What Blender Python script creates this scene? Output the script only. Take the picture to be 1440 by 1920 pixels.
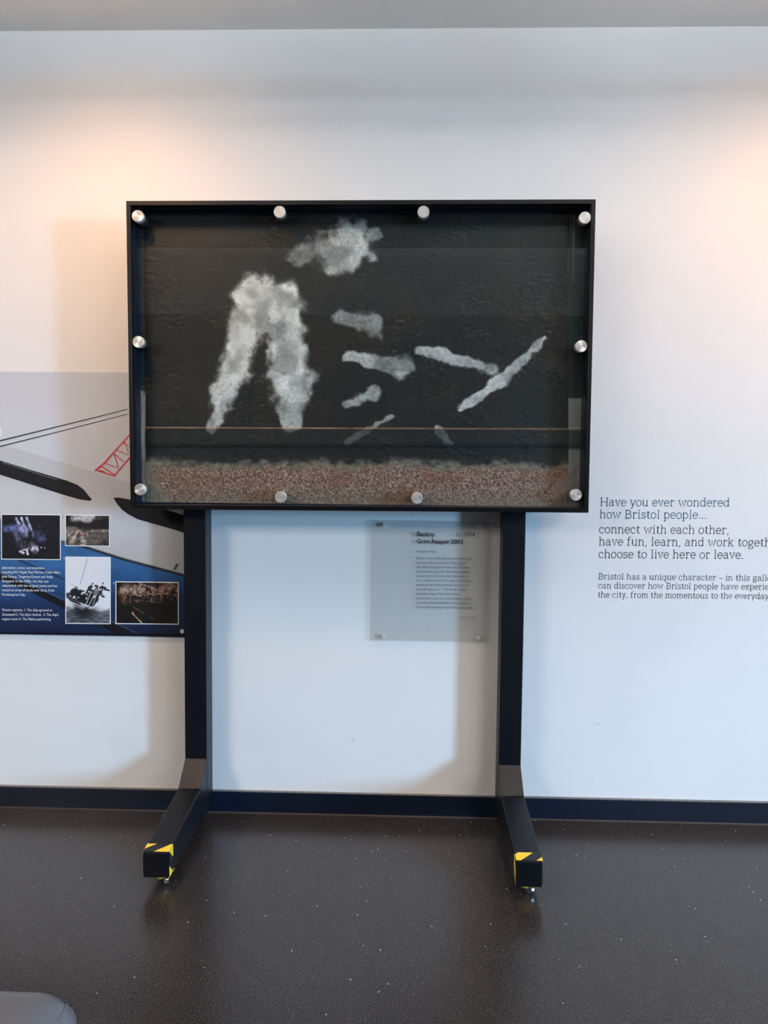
import bpy, bmesh, math, random
import numpy as np
from mathutils import Vector, Matrix

random.seed(7)
scene = bpy.context.scene
for o in list(bpy.data.objects):
    bpy.data.objects.remove(o, do_unlink=True)
COL = scene.collection

# ------------------------------------------------------------------ camera
FPX, PITCH, YAW, ROLL = 1365.4, 0.0604, 0.0269, 0.0097
CAMP = np.array([0.0, -3.275, 1.6])
_cy, _sy, _cp, _sp = math.cos(YAW), math.sin(YAW), math.cos(PITCH), math.sin(PITCH)
FW = np.array([-_sy * _cp, _cy * _cp, -_sp])
_R = np.array([_cy, _sy, 0.0])
_U = np.cross(_R, FW)
RT = math.cos(ROLL) * _R + math.sin(ROLL) * _U
UP = -math.sin(ROLL) * _R + math.cos(ROLL) * _U
cam_data = bpy.data.cameras.new('camera')
cam = bpy.data.objects.new('camera', cam_data)
COL.objects.link(cam)
M = Matrix((tuple(RT), tuple(UP), tuple(-FW))).transposed().to_4x4()
M.translation = Vector(CAMP)
cam.matrix_world = M
cam_data.sensor_fit = 'VERTICAL'
cam_data.sensor_height = 36.0
cam_data.lens = 36.0 * FPX / 1920.0
cam_data.clip_start = 0.02
cam_data.clip_end = 300
scene.camera = cam

# ------------------------------------------------------------------ world, exposure
w = bpy.data.worlds.new('sky')
scene.world = w
w.use_nodes = True
bg = w.node_tree.nodes['Background']
bg.inputs['Color'].default_value = (0.36, 0.645, 1.0, 1)
bg.inputs['Strength'].default_value = 250.0
vs = scene.view_settings
vs.view_transform = 'Standard'
vs.look = 'None'
vs.gamma = 1.0
vs.use_curve_mapping = False
vs.exposure = 0.07


def portal(name, loc, rot, sx, sy):
    l = bpy.data.lights.new(name, 'AREA')
    l.shape = 'RECTANGLE'
    l.size, l.size_y = sx, sy
    l.cycles.is_portal = True
    o = bpy.data.objects.new(name, l)
    o.location = loc
    o.rotation_euler = rot
    COL.objects.link(o)
    return o


WINX, WY0, WY1, WZ0, WZ1 = 13.0, -8.7, -7.1, 0.3, 3.2        # window in the right wall
RWY = -9.6                                                  # rear wall
portal('daylight_right', (WINX + 0.12, (WY0 + WY1) / 2, (WZ0 + WZ1) / 2), (0, math.radians(90), 0), WZ1 - WZ0, WY1 - WY0)

# ------------------------------------------------------------------ helpers


def ray(u, v):
    return FW + RT * ((u - 720) / FPX) + UP * ((960 - v) / FPX)


def at(u, v, Y):
    """pixel -> point on the vertical plane y = Y"""
    d = ray(u, v)
    return CAMP + d * ((Y - CAMP[1]) / d[1])


def proj(P):
    d = np.asarray(P) - CAMP
    z = d @ FW
    return 720 + FPX * (d @ RT) / z, 960 - FPX * (d @ UP) / z


def lin(c):
    c = np.asarray(c, float) / 255.0
    return np.where(c <= 0.04045, c / 12.92, ((c + 0.055) / 1.055) ** 2.4)


def rgb(r, g, b):
    return tuple(float(x) for x in lin((r, g, b))) + (1.0,)


def mat(name, col, rough=0.5, metal=0.0, spec=None):
    m = bpy.data.materials.new(name)
    m.use_nodes = True
    b = m.node_tree.nodes['Principled BSDF']
    b.inputs['Base Color'].default_value = col
    b.inputs['Roughness'].default_value = rough
    b.inputs['Metallic'].default_value = metal
    if spec is not None:
        b.inputs['Specular IOR Level'].default_value = spec
    return m


def nodes(m):
    return m.node_tree.nodes, m.node_tree.links, m.node_tree.nodes['Principled BSDF']


def noise_mix(m, c1, c2, scale, detail=3.0, lo=0.35, hi=0.65, bump=0.0, bscale=None, rough=None):
    """colour wanders between c1 and c2 with object-space noise, optional fine bump"""
    n, l, b = nodes(m)
    tc = n.new('ShaderNodeTexCoord')
    nz = n.new('ShaderNodeTexNoise')
    nz.inputs['Scale'].default_value = scale
    nz.inputs['Detail'].default_value = detail
    l.new(tc.outputs['Object'], nz.inputs['Vector'])
    r = n.new('ShaderNodeValToRGB')
    r.color_ramp.elements[0].position = lo
    r.color_ramp.elements[0].color = c1
    r.color_ramp.elements[1].position = hi
    r.color_ramp.elements[1].color = c2
    l.new(nz.outputs['Fac'], r.inputs['Fac'])
    l.new(r.outputs['Color'], b.inputs['Base Color'])
    if bump:
        n2 = n.new('ShaderNodeTexNoise')
        n2.inputs['Scale'].default_value = bscale or scale * 8
        n2.inputs['Detail'].default_value = 4
        l.new(tc.outputs['Object'], n2.inputs['Vector'])
        bp = n.new('ShaderNodeBump')
        bp.inputs['Strength'].default_value = bump
        bp.inputs['Distance'].default_value = 0.002
        l.new(n2.outputs['Fac'], bp.inputs['Height'])
        l.new(bp.outputs['Normal'], b.inputs['Normal'])
    return m


def clear_mat(name, tint, ior=1.45, rough=0.0, haze=None, hazecol=(0.8, 0.85, 0.9, 1)):
    """thin clear sheet: tinted see-through plus mirror by Fresnel (optionally a frosted share)"""
    m = bpy.data.materials.new(name)
    m.use_nodes = True
    n, l = m.node_tree.nodes, m.node_tree.links
    n.remove(n['Principled BSDF'])
    out = n['Material Output']
    t = n.new('ShaderNodeBsdfTransparent')
    t.inputs['Color'].default_value = tint
    g = n.new('ShaderNodeBsdfGlossy')
    g.inputs['Roughness'].default_value = rough
    g.inputs['Color'].default_value = (1, 1, 1, 1)
    f = n.new('ShaderNodeFresnel')
    geo = n.new('ShaderNodeNewGeometry')          # same index on both faces of the thin sheet
    mr = n.new('ShaderNodeMapRange')
    mr.inputs['To Min'].default_value = ior
    mr.inputs['To Max'].default_value = 1.0 / ior
    l.new(geo.outputs['Backfacing'], mr.inputs['Value'])
    l.new(mr.outputs['Result'], f.inputs['IOR'])
    mx = n.new('ShaderNodeMixShader')
    l.new(f.outputs[0], mx.inputs[0])
    base = t.outputs[0]
    if haze:
        d = n.new('ShaderNodeBsdfDiffuse')
        d.inputs['Color'].default_value = hazecol
        m2 = n.new('ShaderNodeMixShader')
        m2.inputs[0].default_value = haze
        l.new(t.outputs[0], m2.inputs[1])
        l.new(d.outputs[0], m2.inputs[2])
        base = m2.outputs[0]
    l.new(base, mx.inputs[1])
    l.new(g.outputs[0], mx.inputs[2])
    l.new(mx.outputs[0], out.inputs['Surface'])
    return m


def link(name, me, m=None, parent=None):
    o = bpy.data.objects.new(name, me)
    COL.objects.link(o)
    if m is not None and me is not None and not me.materials:
        me.materials.append(m)
    if parent is not None:
        o.parent = parent
        o.matrix_parent_inverse = Matrix.Identity(4)
        if parent.location.length or any(parent.rotation_euler):
            bpy_parent_fix.append((o, parent))
    return o


bpy_parent_fix = []


def empty(name, loc=(0, 0, 0)):
    o = bpy.data.objects.new(name, None)
    o.empty_display_size = 0.1
    o.location = loc
    COL.objects.link(o)
    return o


def tag(o, label=None, cat=None, group=None, kind=None):
    if label:
        o['label'] = label
    if cat:
        o['category'] = cat
    if group:
        o['group'] = group
    if kind:
        o['kind'] = kind
    return o


def mesh_from(name, verts, faces, smooth=False):
    me = bpy.data.meshes.new(name)
    me.from_pydata([tuple(map(float, v)) for v in verts], [], faces)
    me.update()
    if smooth:
        me.polygons.foreach_set('use_smooth', [True] * len(me.polygons))
    return me


def bm_mesh(name, bm, smooth=False, recalc=True):
    if recalc:
        bmesh.ops.recalc_face_normals(bm, faces=bm.faces)
    me = bpy.data.meshes.new(name)
    bm.to_mesh(me)
    bm.free()
    if smooth:
        me.polygons.foreach_set('use_smooth', [True] * len(me.polygons))
    return me


def box_bm(p0, p1, bevel=0.0, seg=2):
    bm = bmesh.new()
    c = [(a + b) / 2 for a, b in zip(p0, p1)]
    s = [abs(b - a) for a, b in zip(p0, p1)]
    bmesh.ops.create_cube(bm, size=1.0)
    for v in bm.verts:
        v.co = Vector((c[0] + v.co.x * s[0], c[1] + v.co.y * s[1], c[2] + v.co.z * s[2]))
    if bevel:
        bmesh.ops.bevel(bm, geom=bm.edges[:], offset=bevel, segments=seg, affect='EDGES', profile=0.5)
    return bm


def box(name, p0, p1, m, parent=None, bevel=0.0, seg=2):
    return link(name, bm_mesh(name, box_bm(p0, p1, bevel, seg)), m, parent)


def prism_x(name, prof, x0, x1, m, parent=None, bevel=0.0):
    """side profile [(y,z)...] extruded along x"""
    bm = bmesh.new()
    a = [bm.verts.new((x0, y, z)) for y, z in prof]
    b = [bm.verts.new((x1, y, z)) for y, z in prof]
    n = len(prof)
    bm.faces.new(a)
    bm.faces.new(b[::-1])
    for i in range(n):
        j = (i + 1) % n
        bm.faces.new((a[i], a[j], b[j], b[i]))
    if bevel:
        bmesh.ops.bevel(bm, geom=bm.edges[:], offset=bevel, segments=2, affect='EDGES', profile=0.5)
    return link(name, bm_mesh(name, bm), m, parent)


def lathe(name, prof, axis_o, axis_d, m=None, parent=None, seg=40, smooth_angle=True):
    """revolve [(r,t)...] about axis (t along axis_d from axis_o)"""
    d = Vector(axis_d).normalized()
    q = Vector((0, 0, 1)).rotation_difference(d)
    verts, faces = [], []
    for (r, t) in prof:
        for k in range(seg):
            a = 2 * math.pi * k / seg
            p = q @ Vector((r * math.cos(a), r * math.sin(a), t)) + Vector(axis_o)
            verts.append(p)
    for i in range(len(prof) - 1):
        for k in range(seg):
            k2 = (k + 1) % seg
            faces.append((i * seg + k, i * seg + k2, (i + 1) * seg + k2, (i + 1) * seg + k))
    faces.append(tuple(range(seg))[::-1])
    faces.append(tuple((len(prof) - 1) * seg + k for k in range(seg)))
    me = mesh_from(name, verts, faces)
    bm = bmesh.new()
    bm.from_mesh(me)
    bmesh.ops.recalc_face_normals(bm, faces=bm.faces)
    for e in bm.edges:
        if len(e.link_faces) == 2:
            e.smooth = e.calc_face_angle(0) < math.radians(32)
    bm.to_mesh(me)
    bm.free()
    me.polygons.foreach_set('use_smooth', [True] * len(me.polygons))
    return link(name, me, m, parent) if m else me


def tube(name, pts, r, m, parent=None, seg=8, closed=False):
    verts, faces = [], []
    P = [Vector(p) for p in pts]
    n = len(P)
    for i in range(n):
        if closed:
            t = P[(i + 1) % n] - P[i - 1]
        else:
            t = P[min(i + 1, n - 1)] - P[max(i - 1, 0)]
        t.normalize()
        a = Vector((0, 0, 1)) if abs(t.z) < 0.9 else Vector((1, 0, 0))
        s1 = t.cross(a).normalized()
        s2 = t.cross(s1)
        for k in range(seg):
            an = 2 * math.pi * k / seg
            verts.append(P[i] + s1 * (r * math.cos(an)) + s2 * (r * math.sin(an)))
    for i in range(n if closed else n - 1):
        j = (i + 1) % n
        for k in range(seg):
            k2 = (k + 1) % seg
            faces.append((i * seg + k, i * seg + k2, j * seg + k2, j * seg + k))
    if not closed:
        faces.append(tuple(range(seg)))
        faces.append(tuple((n - 1) * seg + k for k in range(seg))[::-1])
    return link(name, mesh_from(name, verts, faces, True), m, parent)


def flat_poly(name, uv, Y, m, parent, th=0.0006):
    """flat printed shape: pixel outline on plane y=Y, with a film's thickness"""
    bm = bmesh.new()
    a = [bm.verts.new(tuple(at(u, v, Y))) for u, v in uv]
    f = bm.faces.new(a)
    r = bmesh.ops.extrude_face_region(bm, geom=[f])
    for g in r['geom']:
        if isinstance(g, bmesh.types.BMVert):
            g.co.y += th
    return link(name, bm_mesh(name, bm), m, parent)


def fbm(x, y, seed=0, octaves=4, base=1.0):
    """cheap value noise, vectorised"""
    rs = np.random.RandomState(seed)
    tot = np.zeros_like(x, dtype=float)
    amp, norm, fr = 1.0, 0.0, base
    for _ in range(octaves):
        g = rs.rand(257, 257)
        xx, yy = x * fr, y * fr
        xi, yi = np.floor(xx).astype(int), np.floor(yy).astype(int)
        fx, fy = xx - xi, yy - yi
        fx, fy = fx * fx * (3 - 2 * fx), fy * fy * (3 - 2 * fy)
        xi %= 256
        yi %= 256
        v = (g[yi, xi] * (1 - fx) + g[yi, xi + 1] * fx) * (1 - fy) + (g[yi + 1, xi] * (1 - fx) + g[yi + 1, xi + 1] * fx) * fy
        tot += amp * v
        norm += amp
        amp *= 0.5
        fr *= 2.03
    return tot / norm


def sstep(a, b, x):
    t = np.clip((x - a) / (b - a), 0, 1)
    return t * t * (3 - 2 * t)


def seg_d(x, y, x0, y0, x1, y1):
    dx, dy = x1 - x0, y1 - y0
    t = np.clip(((x - x0) * dx + (y - y0) * dy) / (dx * dx + dy * dy + 1e-9), 0, 1)
    return np.hypot(x - x0 - t * dx, y - y0 - t * dy), t


def mixc(c, col, k):
    return c * (1 - k[..., None]) + np.asarray(col, float) * k[..., None]


def attr_mat(name, rough=0.5, spec=0.3, bump=None):
    m = mat(name, (0.5, 0.5, 0.5, 1), rough, 0.0, spec)
    n, l, b = nodes(m)
    a = n.new('ShaderNodeAttribute')
    a.attribute_name = 'print_colour'
    l.new(a.outputs['Color'], b.inputs['Base Color'])
    if bump:
        tc = n.new('ShaderNodeTexCoord')
        nz = n.new('ShaderNodeTexNoise')
        nz.inputs['Scale'].default_value = bump[0]
        nz.inputs['Detail'].default_value = 5
        l.new(tc.outputs['Object'], nz.inputs['Vector'])
        bp = n.new('ShaderNodeBump')
        bp.inputs['Strength'].default_value = bump[1]
        bp.inputs['Distance'].default_value = 0.003
        l.new(nz.outputs['Fac'], bp.inputs['Height'])
        l.new(bp.outputs['Normal'], b.inputs['Normal'])
    return m


def colour_grid(name, pos, colfn, m, parent=None, relief=None):
    """pos: (ny,nx,3) world grid; colfn(u,v)->sRGB 0..255; colours stored per vertex"""
    ny, nx, _ = pos.shape
    u, v = proj(pos.reshape(-1, 3))
    c = lin(np.clip(colfn(u, v), 0, 255))
    P = pos.reshape(-1, 3).copy()
    if relief is not None:
        P[:, 1] -= relief(u, v)
    idx = np.arange(ny * nx).reshape(ny, nx)
    q = np.stack([idx[:-1, :-1], idx[:-1, 1:], idx[1:, 1:], idx[1:, :-1]], -1).reshape(-1, 4)
    me = bpy.data.meshes.new(name)
    me.from_pydata(P.tolist(), [], q.tolist())
    at_ = me.attributes.new('print_colour', 'FLOAT_COLOR', 'POINT')
    at_.data.foreach_set('color', np.concatenate([c, np.ones((len(c), 1))], 1).astype(np.float32).ravel())
    me.polygons.foreach_set('use_smooth', [True] * len(me.polygons))
    return link(name, me, m, parent)


# ------------------------------------------------------------------ materials
M_wall = noise_mix(mat('wall_paint', rgb(226, 226, 226), 0.6, 0, 0.3), rgb(224, 224, 224), rgb(230, 230, 229), 1.3, 3, 0.3, 0.7, 0.06, 180)
M_ceil = mat('ceiling_paint', rgb(233, 231, 229), 0.8, 0, 0.2)
M_dark_room = noise_mix(mat('dark_display_wall', rgb(46, 50, 56), 0.6), rgb(40, 44, 50), rgb(52, 56, 62), 0.8)
M_frame_white = mat('window_frame_paint', rgb(200, 202, 205), 0.4)
M_skirt = noise_mix(mat('navy_skirting', rgb(12, 24, 42), 0.35, 0, 0.4), rgb(11, 22, 38), rgb(15, 27, 46), 3.0)
M_skirt_top = mat('skirting_sealant', rgb(120, 116, 112), 0.6)
M_steel = noise_mix(mat('black_powder_coat', rgb(5, 9, 17), 0.38, 0, 0.4), rgb(5, 9, 17), rgb(8, 12, 20), 6, 3, 0.3, 0.7, 0.08, 600)
M_case = mat('black_case_paint', rgb(7, 7, 10), 0.35, 0, 0.3)
M_inner = mat('navy_case_lining', rgb(16, 22, 44), 0.4, 0, 0.5)
M_cap = mat('brushed_steel', rgb(222, 219, 213), 0.3, 0.6)
n, l, b = nodes(M_cap)
tg = n.new('ShaderNodeTangent')
tg.direction_type = 'RADIAL'
tg.axis = 'Y'
b.inputs['Anisotropic'].default_value = 0.85
l.new(tg.outputs[0], b.inputs['Tangent'])
M_barrel = mat('turned_steel', rgb(185, 185, 183), 0.25, 1.0)
M_yellow = mat('hazard_tape_yellow', rgb(240, 205, 60), 0.35)
M_tape = mat('hazard_tape_black', rgb(22, 22, 24), 0.35)
M_chrome = mat('caster_chrome', rgb(210, 212, 215), 0.15, 1.0)
M_pane = clear_mat('acrylic_sheet', (0.965, 0.985, 0.98, 1), 1.40)
M_glass = clear_mat('window_glass', (0.93, 0.96, 0.95, 1), 1.45)
M_plac = clear_mat('frosted_acrylic', (0.925, 0.93, 0.925, 1), 1.28, 0.15, 0.05, rgb(200, 206, 210))
M_ink = mat('dark_ink', rgb(20, 30, 45), 0.6)
M_greyink = mat('grey_ink', rgb(78, 92, 112), 0.6)
M_black = mat('print_black', rgb(20, 21, 26), 0.45, 0, 0.3)
M_white = mat('print_white', rgb(235, 238, 240), 0.5, 0, 0.3)
M_red = mat('print_red', rgb(206, 58, 80), 0.5, 0, 0.3)
M_rope = mat('print_rope', rgb(52, 55, 66), 0.5, 0, 0.3)
M_grey_print = mat('print_grey', rgb(120, 125, 130), 0.5, 0, 0.3)
M_teal = mat('vinyl_teal', rgb(44, 98, 124), 0.5)
M_slate = mat('vinyl_slate', rgb(68, 68, 76), 0.5)
M_pin = mat('clear_stud', rgb(215, 222, 226), 0.25, 0.3)
M_spot = mat('spotlight_white', rgb(225, 225, 222), 0.4)
M_scuff = clear_mat('scuff_mark', (0.93, 0.93, 0.93, 1), 1.01)

# floor: dark speckled vinyl
M_floor = mat('speckled_vinyl', rgb(66, 62, 62), 0.24, 0, 0.5)
n, l, b = nodes(M_floor)
tc = n.new('ShaderNodeTexCoord')
nz = n.new('ShaderNodeTexNoise')
nz.inputs['Scale'].default_value = 210
nz.inputs['Detail'].default_value = 4
nz.inputs['Roughness'].default_value = 0.75
l.new(tc.outputs['Object'], nz.inputs['Vector'])
r1 = n.new('ShaderNodeValToRGB')
r1.color_ramp.elements[0].position = 0.40
r1.color_ramp.elements[0].color = rgb(20, 18, 18)
r1.color_ramp.elements[1].position = 0.62
r1.color_ramp.elements[1].color = rgb(68, 63, 62)
l.new(nz.outputs['Fac'], r1.inputs['Fac'])
prev = r1.outputs['Color']
for sc, thr, col in ((34, 0.075, rgb(205, 204, 200)), (75, 0.11, rgb(104, 99, 97)), (52, 0.10, rgb(30, 28, 28))):
    vo = n.new('ShaderNodeTexVoronoi')
    vo.inputs['Scale'].default_value = sc
    l.new(tc.outputs['Object'], vo.inputs['Vector'])
    lt = n.new('ShaderNodeMath')
    lt.operation = 'LESS_THAN'
    lt.inputs[1].default_value = thr
    l.new(vo.outputs['Distance'], lt.inputs[0])
    sp = n.new('ShaderNodeSeparateColor')
    l.new(vo.outputs['Color'], sp.inputs[0])
    g2 = n.new('ShaderNodeMath')
    g2.operation = 'GREATER_THAN'
    g2.inputs[1].default_value = 0.80 if sc == 34 else 0.45
    l.new(sp.outputs[0], g2.inputs[0])
    mu = n.new('ShaderNodeMath')
    mu.operation = 'MULTIPLY'
    l.new(lt.outputs[0], mu.inputs[0])
    l.new(g2.outputs[0], mu.inputs[1])
    mx = n.new('ShaderNodeMix')
    mx.data_type = 'RGBA'
    l.new(mu.outputs[0], mx.inputs['Factor'])
    l.new(prev, mx.inputs['A'])
    mx.inputs['B'].default_value = col
    prev = mx.outputs['Result']
l.new(prev, b.inputs['Base Color'])
bp = n.new('ShaderNodeBump')
bp.inputs['Strength'].default_value = 0.12
bp.inputs['Distance'].default_value = 0.001
l.new(nz.outputs['Fac'], bp.inputs['Height'])
l.new(bp.outputs['Normal'], b.inputs['Normal'])

# ------------------------------------------------------------------ the room
XL, XR, YR, ZC, ZC2 = -5.0, WINX, RWY, 3.50, 4.3


def struct(o, label=None):
    o['kind'] = 'structure'
    if label:
        o['label'] = label
    return o


struct(box('floor', (XL - 0.2, YR - 0.2, -0.12), (XR + 0.2, 0.2, 0.0), M_floor), 'dark grey speckled vinyl floor')
struct(box('wall_back', (XL - 0.2, 0.0, 0.0), (XR + 0.2, 0.2, ZC2), M_wall), 'white painted gallery wall behind the display stand')
struct(box('wall_left', (XL - 0.2, YR, 0.0), (XL, 0.0, ZC2), M_dark_room), 'dark painted side wall')
struct(box('ceiling', (XL, -2.1, ZC), (XR, 0.0, ZC2), M_ceil), 'pale grey lowered ceiling above the wall')
struct(box('ceiling', (XL - 0.2, YR - 0.2, ZC2), (XR + 0.2, 0.2, ZC2 + 0.15), M_dark_room), 'dark upper ceiling of the gallery')


def wall_with_hole(name, axis, pos, th, a0, a1, z1, h0, h1, hz0, hz1, m):
    """one wall mesh with a rectangular opening; axis 'x': wall normal along x"""
    bm = bmesh.new()
    for (p, q, r, s) in ((a0, h0, 0, z1), (h1, a1, 0, z1), (h0, h1, 0, hz0), (h0, h1, hz1, z1)):
        if axis == 'x':
            sub = box_bm((pos, p, r), (pos + th, q, s))
        else:
            sub = box_bm((p, pos, r), (q, pos + th, s))
        tmp = bpy.data.meshes.new('tmp')
        sub.to_mesh(tmp)
        sub.free()
        bm.from_mesh(tmp)
        bpy.data.meshes.remove(tmp)
    return struct(link(name, bm_mesh(name, bm), m))


wall_with_hole('wall_right', 'x', WINX, 0.2, YR, 0.0, ZC2, WY0, WY1, WZ0, WZ1, M_wall)['label'] = 'white side wall with a tall window'
struct(box('wall_rear', (XL, RWY - 0.2, 0), (XR, RWY, ZC2), M_dark_room), 'dark wall behind the viewer')
struct(box('ceiling', (XL, -6.3, ZC), (XR, -3.75, ZC + 0.06), M_ceil), 'pale ceiling raft added behind the viewer to reflect in the pane')  # unseen raft, added and sized so the pane mirrors a pale band


def window(name, axis, pos, a0, a1, z0, z1, nm):
    e = empty(name, (0, 0, 0))
    struct(e, 'tall gallery window')

    def bar(nm_, p0, p1):
        if axis == 'x':
            box(nm_, (pos + 0.06, p0[0], p0[1]), (pos + 0.12, p1[0], p1[1]), M_frame_white, e)
        else:
            box(nm_, (p0[0], pos - 0.12, p0[1]), (p1[0], pos - 0.06, p1[1]), M_frame_white, e)
    bar('sill_bar', (a0, z0), (a1, z0 + 0.06))
    bar('head_bar', (a0, z1 - 0.06), (a1, z1))
    for i in range(nm + 1):
        c = a0 + (a1 - a0) * i / nm
        c = min(max(c, a0 + 0.03), a1 - 0.03)
        bar('mullion', (c - 0.03, z0 + 0.06), (c + 0.03, z1 - 0.06))
    for i in range(nm):
        c0 = a0 + (a1 - a0) * i / nm + 0.03
        c1 = a0 + (a1 - a0) * (i + 1) / nm - 0.03
        bm = bmesh.new()
        q = [(c0, z0 + .06), (c1, z0 + .06), (c1, z1 - .06), (c0, z1 - .06)]
        bm.faces.new([bm.verts.new((pos + 0.09, y, z) if axis == 'x' else (y, pos - 0.09, z)) for y, z in q])
        link('pane', bm_mesh('pane', bm), M_glass, e)


window('window_1', 'x', WINX, WY0, WY1, WZ0, WZ1, 2)
M_ground = noise_mix(mat('quay_paving', rgb(105, 102, 98), 0.8), rgb(95, 93, 90), rgb(118, 114, 108), 0.6)
struct(box('ground', (-60, -80, -0.6), (80, 60, -0.45), M_ground), 'paved quay outside the window')

# skirting: two lengths that meet at a joint below the case
xj = at(710, 1505, -0.015)[0]
for nm_, a, b_ in (('baseboard_left', XL, xj - 0.0008), ('baseboard_right', xj + 0.0008, XR)):
    o = struct(box(nm_, (a, -0.015, 0.0), (b_, 0.0, 0.1), M_skirt, bevel=0.002), 'navy skirting board along the white wall')
    box('sealant_bead', (a, -0.013, 0.1), (b_, 0.0, 0.1035), M_skirt_top, o)
struct(box('trim_1', (XL, -0.018, 0.0), (XR, -0.0151, 0.006), mat('floor_seal', rgb(84, 72, 66), 0.5)), 'thin brown seal along the foot of the skirting')

# ------------------------------------------------------------------ ceiling spotlights (above the frame)
TY = -0.95
track = tag(box('light_track', (XL + 0.3, TY - 0.02, ZC - 0.035), (XR - 0.3, TY + 0.02, ZC - 0.0005), M_spot), 'white lighting track fixed to the ceiling above the display', 'track')



def spotlight(x, tgt, energy, label, col=(1.0, 0.45, 0.11), ang=165, y=-0.95):
    base = Vector((x, y, ZC - 0.035))
    e = empty('track_spotlight', base)
    tag(e, label, 'spotlight', 'ceiling track spotlights')
    head = base + Vector((0, 0, -0.13))
    d = (Vector(tgt) - head).normalized()
    e.location = (0, 0, 0)
    lathe('stem', [(0.012, 0), (0.012, 0.10)], base, (0, 0, -1), M_spot, e, 16)
    lathe('can', [(0.03, -0.09), (0.045, -0.07), (0.05, 0.06), (0.044, 0.06), (0.04, 0.02)], head, d, M_spot, e, 28)
    L = bpy.data.lights.new('spot_beam', 'SPOT')
    L.energy = energy
    L.color = col
    L.spot_size = math.radians(ang)
    L.spot_blend = 1.0
    L.shadow_soft_size = 0.09
    o = bpy.data.objects.new('spot_beam', L)
    o.location = head + d * 0.075
    o.rotation_euler = d.to_track_quat('-Z', 'Y').to_euler()
    COL.objects.link(o)
    o.parent = e


spotlight(-1.3, (-1.25, 0, 0.9), 44, 'track spotlight left of the display case, aimed at the wall')
spotlight(1.85, (1.75, 0, 0.9), 48, 'track spotlight right of the display case, aimed at the wall')
for i, x in enumerate((-3.6, 4.4)):
    spotlight(x, (x, 0, 0.9), 37, ('far left track spotlight over the ship poster', 'far right track spotlight near the window')[i])


def pendant_fill(x, y, down, up, label):  # unseen pendants added as fill; uplight bounces onto ceiling and upper wall
    e = tag(empty('pendant_fill_light', (0, 0, 0)), label, 'pendant light', 'added fill pendants')
    z = 3.22
    box('housing', (x - 0.77, y - 0.12, z - 0.03), (x + 0.77, y + 0.12, z), M_spot, e, 0.004)
    for sx in (-0.6, 0.6):
        box('hanger_rod', (x + sx - 0.003, y - 0.003, z + 0.0005), (x + sx + 0.003, y + 0.003, ZC - 0.0005), M_spot, e)
    for nm_, en, zz, rx in (('down_glow', down, z - 0.034, 0.0), ('up_glow', up, z + 0.004, math.pi)):
        L = bpy.data.lights.new(nm_, 'AREA')
        L.shape = 'RECTANGLE'
        L.size, L.size_y = 1.5, 0.2
        L.energy = en
        L.color = (1.0, 1.0, 1.0)
        o = bpy.data.objects.new(nm_, L)
        o.location = (x, y, zz)
        o.rotation_euler = (rx, 0, 0)
        COL.objects.link(o)
        o.parent = e


for x, pos_ in ((-3.2, 'leftmost'), (-1.1, 'second from left'), (1.0, 'third from left'), (3.1, 'rightmost')):
    pendant_fill(x, -1.22, 1.0, 29, pos_ + ' of the added fill pendants before the wall')


def fill_panel(x, y, energy, label):  # unseen fill lamps added behind the camera, clear of the pane's reflection
    e = tag(empty('fill_panel_light', (0, 0, 0)), label, 'added fill light', 'added fill panels')
    z = ZC - 0.0005
    box('housing', (x - 0.61, y - 0.61, z - 0.03), (x + 0.61, y + 0.61, z), M_spot, e, 0.004)
    L = bpy.data.lights.new('panel_glow', 'AREA')
    L.shape = 'SQUARE'
    L.size = 1.15
    L.energy = energy
    L.color = (1.0, 0.92, 0.83)
    o = bpy.data.objects.new('panel_glow', L)
    o.location = (x, y, z - 0.034)
    COL.objects.link(o)
    o.parent = e


for x, y, lab in ((-4.3, -4.4, 'nearer added square fill light at the left side of the room'), (-4.3, -5.6, 'farther added square fill light at the left side of the room'),
                  (3.2, -4.4, 'nearer added square fill light right of the viewer'), (3.2, -5.6, 'farther added square fill light right of the viewer'),
                  (5.2, -4.4, 'nearer added square fill light towards the window'), (5.2, -5.6, 'farther added square fill light towards the window')):
    fill_panel(x, y, 135 if x < 0 else 68, lab)

# ------------------------------------------------------------------ display stand
T = 0.098
YP, YPB, YF = -0.116, -0.018, -0.647
YC = -0.226                                   # front of the case rim
PX = (-0.9153, 0.4813)
stand = empty('display_stand', (0, 0, 0))
tag(stand, 'black steel display stand holding a glazed case on two floor posts', 'display stand')

# --- case, in its own slightly turned rectangle
c_ = [at(u, v, YC) for u, v in ((236, 375), (1120, 375), (1101, 960), (245, 956))]
CW = (np.linalg.norm(c_[1] - c_[0]) + np.linalg.norm(c_[2] - c_[3])) / 2
CH = (np.linalg.norm(c_[3] - c_[0]) + np.linalg.norm(c_[2] - c_[1])) / 2
CC = sum(c_) / 4
ang = 0.5 * (math.atan2(c_[1][2] - c_[0][2], c_[1][0] - c_[0][0]) + math.atan2(c_[2][2] - c_[3][2], c_[2][0] - c_[3][0]))
print('CASE', CW, CH, CC, math.degrees(ang))
ROTC = Matrix.Translation((CC[0], 0, CC[2])) @ Matrix.Rotation(-ang, 4, 'Y')


def cbox(name, x0, x1, y0, y1, z0, z1, m, parent, bevel=0.0):
    """box in case coordinates (x right, z up from the case centre)"""
    bm = box_bm((x0, y0, z0), (x1, y1, z1), bevel)
    bmesh.ops.transform(bm, matrix=ROTC, verts=bm.verts)
    return link(name, bm_mesh(name, bm), m, parent)


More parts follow.
